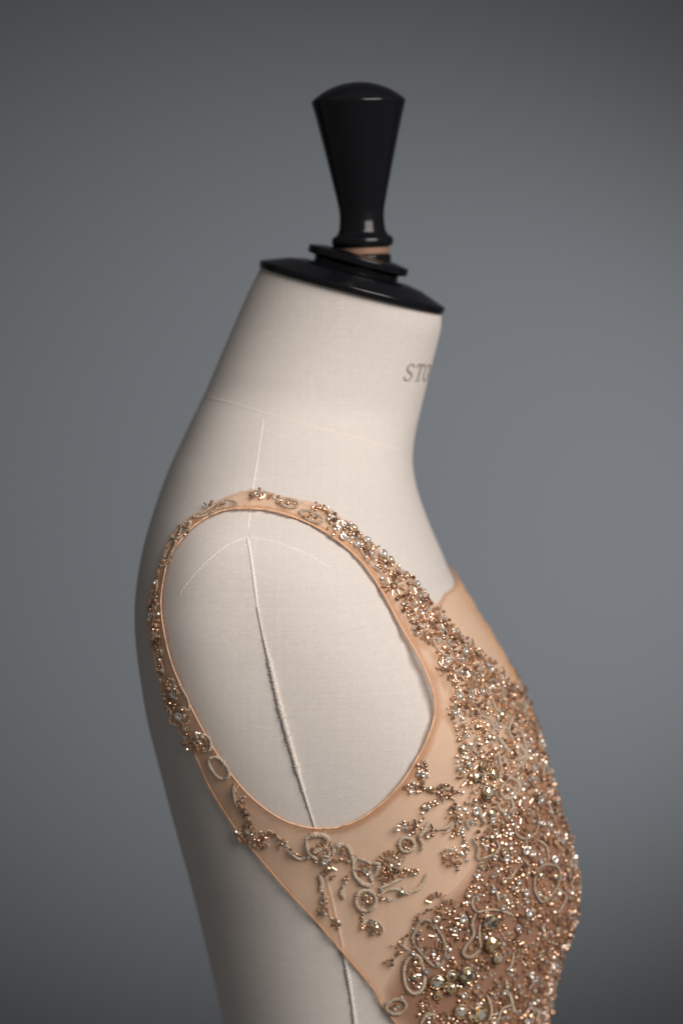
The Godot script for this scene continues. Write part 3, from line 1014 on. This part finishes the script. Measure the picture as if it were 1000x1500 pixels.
func clusters(o: Node3D) -> void:
	# groups of beads on the open tulle: crop, centre, radii, how many
	for q in [
		[5, 450, 612, 44, 38, 34], [5, 510, 640, 34, 38, 24], [5, 596, 648, 18, 22, 8], [5, 445, 526, 20, 18, 8], [5, 415, 482, 24, 20, 8], [5, 402, 430, 12, 24, 6], [5, 560, 620, 30, 10, 5], [5, 765, 880, 14, 30, 9], [5, 760, 926, 24, 20, 9], [5, 815, 975, 24, 24, 12], [5, 785, 762, 22, 36, 12], [5, 742, 700, 48, 36, 24],
		[5, 250, 240, 58, 38, 36], [5, 210, 215, 20, 20, 8], [5, 462, 575, 10, 20, 5], [5, 850, 800, 16, 20, 7],
		[3, 150, 900, 36, 66, 34], [3, 140, 842, 32, 38, 20], [3, 95, 714, 20, 26, 12], [3, 75, 560, 24, 48, 20], [3, 85, 642, 20, 58, 20], [3, 102, 782, 12, 40, 10], [3, 85, 470, 12, 62, 16], [3, 490, 72, 36, 22, 20], [3, 612, 106, 36, 12, 16], [3, 712, 160, 34, 15, 14], [3, 190, 215, 28, 26, 12], [3, 132, 320, 20, 40, 12], [3, 330, 112, 50, 10, 10], [3, 560, 80, 30, 10, 6], [3, 740, 125, 30, 14, 12], [3, 190, 970, 30, 40, 12], [3, 800, 215, 26, 20, 10],
		[6, 706, 172, 34, 60, 32], [6, 660, 266, 60, 26, 26], [6, 822, 282, 48, 46, 34], [6, 890, 280, 50, 10, 9], [6, 742, 352, 48, 16, 16], [6, 716, 390, 20, 22, 8], [6, 640, 470, 56, 40, 34], [6, 622, 560, 26, 22, 10], [6, 545, 672, 50, 62, 44], [6, 405, 690, 34, 34, 20], [6, 412, 840, 30, 32, 16], [6, 462, 992, 42, 40, 22], [6, 398, 988, 24, 12, 7], [6, 304, 590, 30, 24, 10],
		[6, 642, 700, 48, 18, 13], [6, 210, 620, 38, 36, 18], [6, 520, 842, 40, 14, 8], [6, 870, 470, 24, 60, 20], [6, 926, 575, 22, 60, 18], [6, 862, 622, 58, 50, 34], [6, 540, 1172, 30, 18, 8], [6, 590, 1092, 40, 24, 12], [6, 664, 1234, 34, 70, 26], [6, 690, 1050, 20, 50, 10], [6, 776, 1120, 28, 50, 14], [6, 565, 1408, 20, 16, 7],
		[6, 722, 1400, 40, 30, 14], [6, 735, 1478, 50, 30, 16], [6, 845, 1470, 46, 30, 14], [6, 310, 745, 16, 20, 6], [6, 740, 480, 26, 40, 12], [6, 860, 400, 30, 40, 14], [6, 900, 460, 20, 60, 12]]:
		var n := 0
		for k in int(q[5] * 2.2):
			var t := rng.randf() * TAU
			var d := sqrt(rng.randf())
			var p := crop(q[0], Vector2(q[1] + cos(t) * d * q[3], q[2] + sin(t) * d * q[4]))
			var c := hit(p.x, p.y)
			if rng.randf() < 0.16:
				bead(c, rng.randf_range(0.0013, 0.0019), "bugle", t, 0.75, 0.7 + rng.randf() * 0.5)
			else:
				bead(c, rng.randf_range(0.0008, 0.0015), "seed", -9.0, 0.76, 0.5 + rng.randf() * 0.9)

	# bead strings that tie the motifs together
	for q in [[6, "205,640 280,640 345,650"], [6, "560,735 600,650 625,590 640,520"], [6, "640,275 700,258 770,285 830,270 900,280"], [6, "800,320 745,352 718,388 702,440 650,455"], [6, "500,745 570,720 640,700 695,700"], [6, "660,470 740,480 822,480 880,440"], [6, "185,705 178,770 198,860 215,920 250,960 282,992"], [6, "440,770 405,800 412,850"], [6, "440,870 400,930 408,975 450,985"],
		[6, "860,300 880,360 868,420 900,480 930,560 935,640"], [6, "610,1050 650,1010 690,930 740,900 820,880"], [6, "620,1330 580,1370"], [6, "340,600 355,690"], [6, "720,120 700,180 712,240"], [6, "540,730 500,790 470,840"], [6, "800,600 850,640 900,690"], [5, "405,410 402,470 440,520 462,575 452,615 425,640"], [5, "455,630 510,655 535,600 590,640 640,690 690,712"], [5, "240,240 300,260 320,300"], [3, "120,820 150,880 140,950 190,1000 210,1050"], [3, "95,640 100,720 115,800"], [3, "70,500 72,580 90,680"], [6, "520,1170 560,1150 600,1110"], [6, "700,1400 740,1440 800,1460"]]:
		var line := curve(pts(q[1], q[0]), false, 3.0)
		put("stem", cord(pts(q[1], q[0]), 0.00055, false, 0.0004, 0.7, 0.2, true, 3.0), M.thread_dark, o)
		for p in line:
			var c := hit(p.x + rng.randf_range(-2.0, 2.0), p.y + rng.randf_range(-2.0, 2.0))
			bead(c, rng.randf_range(0.0008, 0.0014), "seed" if rng.randf() < 0.85 else "bugle", -9.0, 0.78, 0.6 + rng.randf() * 0.5)
	# fans of bugle beads
	for q in [[6, 545, 690, 66, 0.5, 2.7, 9], [6, 545, 660, 62, 3.5, 5.9, 8], [7, 300, 800, 50, 3.3, 5.6, 8], [7, 250, 760, 44, 3.4, 5.4, 6], [6, 210, 600, 50, 3.6, 6.0, 8], [7, 690, 250, 46, 2.0, 4.2, 6], [3, 160, 880, 44, 1.2, 3.2, 6], [5, 450, 620, 40, 3.4, 5.6, 6]]:
		for k in int(q[6]):
			var t: float = lerpf(q[4], q[5], k / (q[6] - 1.0))
			var p := crop(q[0], Vector2(q[1] + cos(t) * q[3], q[2] + sin(t) * q[3]))
			var p2 := crop(q[0], Vector2(q[1] + cos(t) * (q[3] + 12.0), q[2] + sin(t) * (q[3] + 12.0)))
			var c := hit(p.x, p.y)
			var c2 := hit(p2.x, p2.y)
			var way := body(c2.x, c2.y) - body(c.x, c.y)
			var b := frame(c, 0.0)
			bead(c, 0.0019, "bugle", -atan2(way.dot(b.z), way.dot(b.x)), 0.4, 0.7)

func dense(o: Node3D, disc: ArrayMesh) -> void:
	# the closely beaded strap and front, over to the middle of the front
	var poly := PackedVector2Array()
	for c in on_surface(pts("459,737 484,746 508,766 532,784 560,810 592,838 618,864 640,887 668,922 700,955 730,986 758,1018")):
		poly.append(flat(c))
	poly.append_array(PackedVector2Array([flat(Vector2(0.93, flat_v(775, 1060))), flat(Vector2(1.02, flat_v(790, 1110))), flat(Vector2(1.02, 0.93))]))
	for c in on_surface(pts("640,1580 612,1500 606,1440 600,1400 604,1376 620,1348 650,1330 676,1318 690,1290 700,1255 690,1228 668,1200 672,1178 690,1160 672,1132 664,1108 672,1090 660,1060 654,1036 664,1016 652,988 640,962 626,944 610,934 598,912 580,880 564,856 548,832 520,803 490,778 478,758")):
		poly.append(flat(c))
	var gaps := []
	for q in [[7, 400, 425, 34, 52], [7, 310, 655, 44, 50], [7, 562, 850, 36, 40], [7, 640, 925, 46, 30], [7, 345, 965, 34, 60], [7, 550, 1040, 40, 44], [7, 782, 520, 26, 44], [7, 215, 925, 40, 70], [7, 740, 670, 34, 40], [7, 470, 1110, 40, 40], [7, 300, 1210, 50, 40], [7, 130, 1200, 60, 60], [7, 555, 110, 22, 40], [7, 640, 60, 20, 40], [7, 500, 205, 20, 40], [7, 655, 420, 30, 26], [7, 430, 420, 30, 50], [7, 605, 590, 24, 20], [7, 690, 900, 36, 30], [7, 700, 1040, 30, 30], [7, 620, 1080, 24, 30], [4, 462, 622, 40, 22], [4, 700, 940, 24, 50], [4, 560, 900, 18, 40], [4, 760, 900, 20, 30], [4, 640, 880, 20, 20]]:
		var p := crop(q[0], Vector2(q[1], q[2]))
		var k: float = 0.32 if q[0] == 7 else 0.40
		gaps.append([flat(hit(p.x, p.y)), q[3] * k * K * 0.8, q[4] * k * K * 0.8])
	var lo := Vector2(9, 9)
	var hi := Vector2(-9, -9)
	for p in poly:
		lo = lo.min(p); hi = hi.max(p)
	var free := func(f: Vector2) -> bool:
		if not Geometry2D.is_point_in_polygon(f, poly):
			return false
		for g in gaps:
			var d: Vector2 = (f - g[0]) / Vector2(g[1], g[2])
			if d.length_squared() < 1.0:
				return false
		return true
	# sequins first, then strings of beads along curling lines, then loose beads between them
	var rosettes: Array[Vector2] = []
	var n := 0
	for k in 2400:
		var f := Vector2(rng.randf_range(lo.x, hi.x), rng.randf_range(lo.y, hi.y))
		if n < 250 and free.call(f) and sequin(o, disc, Vector2(f.x / 0.22, f.y / 0.75), rng.randf_range(0.0015, 0.0029), false, 0.4):
			n += 1
	# rosettes: a pearl or a small cut bead in the middle, a ring of beads, spokes
	for k in 700:
		var f := Vector2(rng.randf_range(lo.x, hi.x), rng.randf_range(lo.y, hi.y))
		if rosettes.size() >= 46 or not free.call(f):
			continue
		var near_other := false
		for q: Vector2 in rosettes:
			if q.distance_to(f) < 0.017:
				near_other = true
		if near_other:
			continue
		rosettes.append(f)
		bead(Vector2(f.x / 0.22, f.y / 0.75), rng.randf_range(0.0019, 0.0026), "seed", -9.0, 0.5, 0.7)
		var r := rng.randf_range(0.0010, 0.0014)
		var ring_at := rng.randf_range(0.0034, 0.0042)
		var many := 7 + rng.randi() % 4
		var spokes := rng.randf() < 0.6
		for i in many:
			var t := TAU * i / many
			bead(Vector2((f.x + cos(t) * ring_at) / 0.22, (f.y + sin(t) * ring_at) / 0.75), r, "seed", -9.0, 0.6, 0.6)
			if spokes:
				bead(Vector2((f.x + cos(t) * ring_at * 1.75) / 0.22, (f.y + sin(t) * ring_at * 1.75) / 0.75), 0.0018, "bugle", -t, 0.5, 0.7)
	for k in 1500:
		var f := Vector2(rng.randf_range(lo.x, hi.x), rng.randf_range(lo.y, hi.y))
		if not free.call(f):
			continue
		var turn := rng.randf() * TAU
		var bend := rng.randf_range(-0.35, 0.35)
		var r := rng.randf_range(0.0010, 0.0017)
		var kind := "bugle" if rng.randf() < 0.15 else "seed"
		for i in 5 + rng.randi() % 8:
			if not free.call(f):
				break
			bead(Vector2(f.x / 0.22, f.y / 0.75), r * (1.15 if kind == "bugle" else 1.0), kind, turn, 0.84, 0.5 + rng.randf() * 0.5)
			f += Vector2(cos(turn), sin(turn)) * r * 1.95
			turn += bend
	for k in 26000:
		var f := Vector2(rng.randf_range(lo.x, hi.x), rng.randf_range(lo.y, hi.y))
		var r := rng.randf_range(0.0008, 0.0017) if k > 3000 else rng.randf_range(0.0016, 0.0021)
		if Geometry2D.is_point_in_polygon(f, poly) and (free.call(f) or rng.randf() < 0.16):
			bead(Vector2(f.x / 0.22, f.y / 0.75), r, "seed" if rng.randf() < 0.93 else "bugle", -9.0, 0.80, 0.5 + rng.randf() * 1.0)

func place_beads(o: Node3D) -> void:
	# the 300 largest in view are parts of their own, the others one mass of each kind; the far side of the dress mirrors the near one
	var shapes := {"seed": bead_shape(6, 4, 0.82), "cut": bead_shape(5, 3, 0.9), "bugle": bugle_shape()}
	var tints := []
	for c: Color in TONES:
		var m := mat(c * 0.9, 0.14, 0.6)
		m.clearcoat_enabled = true; m.clearcoat = 1.0; m.clearcoat_roughness = 0.04
		tints.append(m)
	var order := range(spots.size())
	var seen := func(i: int) -> float:
		var s: Array = spots[i]
		var p: Vector3 = s[1].origin
		if pixel(p).y > 1500.0 or s[1].basis.y.dot(eye - p) < 0.25 * s[1].basis.y.length() * (eye - p).length():
			return 0.0
		return s[3]
	var rank := []
	for i in order:
		rank.append([(seen as Callable).call(i), i])
	rank.sort_custom(func(a, b): return a[0] > b[0] if a[0] != b[0] else a[1] < b[1])
	var single := {}
	for k in mini(300, rank.size()):
		single[rank[k][1]] = true
	for kind in shapes:
		var near := []
		var all := []
		for i in spots.size():
			if spots[i][0] != kind:
				continue
			all.append(spots[i])
			if single.has(i):
				var m := put({"seed": "bead", "cut": "cut_bead", "bugle": "bugle_bead"}[kind], shapes[kind], tints[i % 6], o)
				m.transform = spots[i][1]
			else:
				near.append(spots[i])
		var mm := MultiMesh.new()
		mm.transform_format = MultiMesh.TRANSFORM_3D
		mm.use_colors = true
		mm.mesh = shapes[kind]
		mm.instance_count = near.size() + all.size()
		for k in near.size():
			mm.set_instance_transform(k, near[k][1]); mm.set_instance_color(k, near[k][2])
		for k in all.size():
			var t: Transform3D = all[k][1]
			var f := Transform3D(Basis(Vector3(t.basis.x.x, t.basis.x.y, -t.basis.x.z), Vector3(t.basis.y.x, t.basis.y.y, -t.basis.y.z), Vector3(-t.basis.z.x, -t.basis.z.y, t.basis.z.z)), Vector3(t.origin.x, t.origin.y, -t.origin.z))
			mm.set_instance_transform(near.size() + k, f); mm.set_instance_color(near.size() + k, all[k][2])
		var i := MultiMeshInstance3D.new()
		i.name = {"seed": "small_beads", "cut": "small_cut_beads", "bugle": "small_bugle_beads"}[kind]
		i.multimesh = mm; i.material_override = M.bead
		i.set_meta("kind", "stuff")
		o.add_child(i, true)
	print("beads ", spots.size())
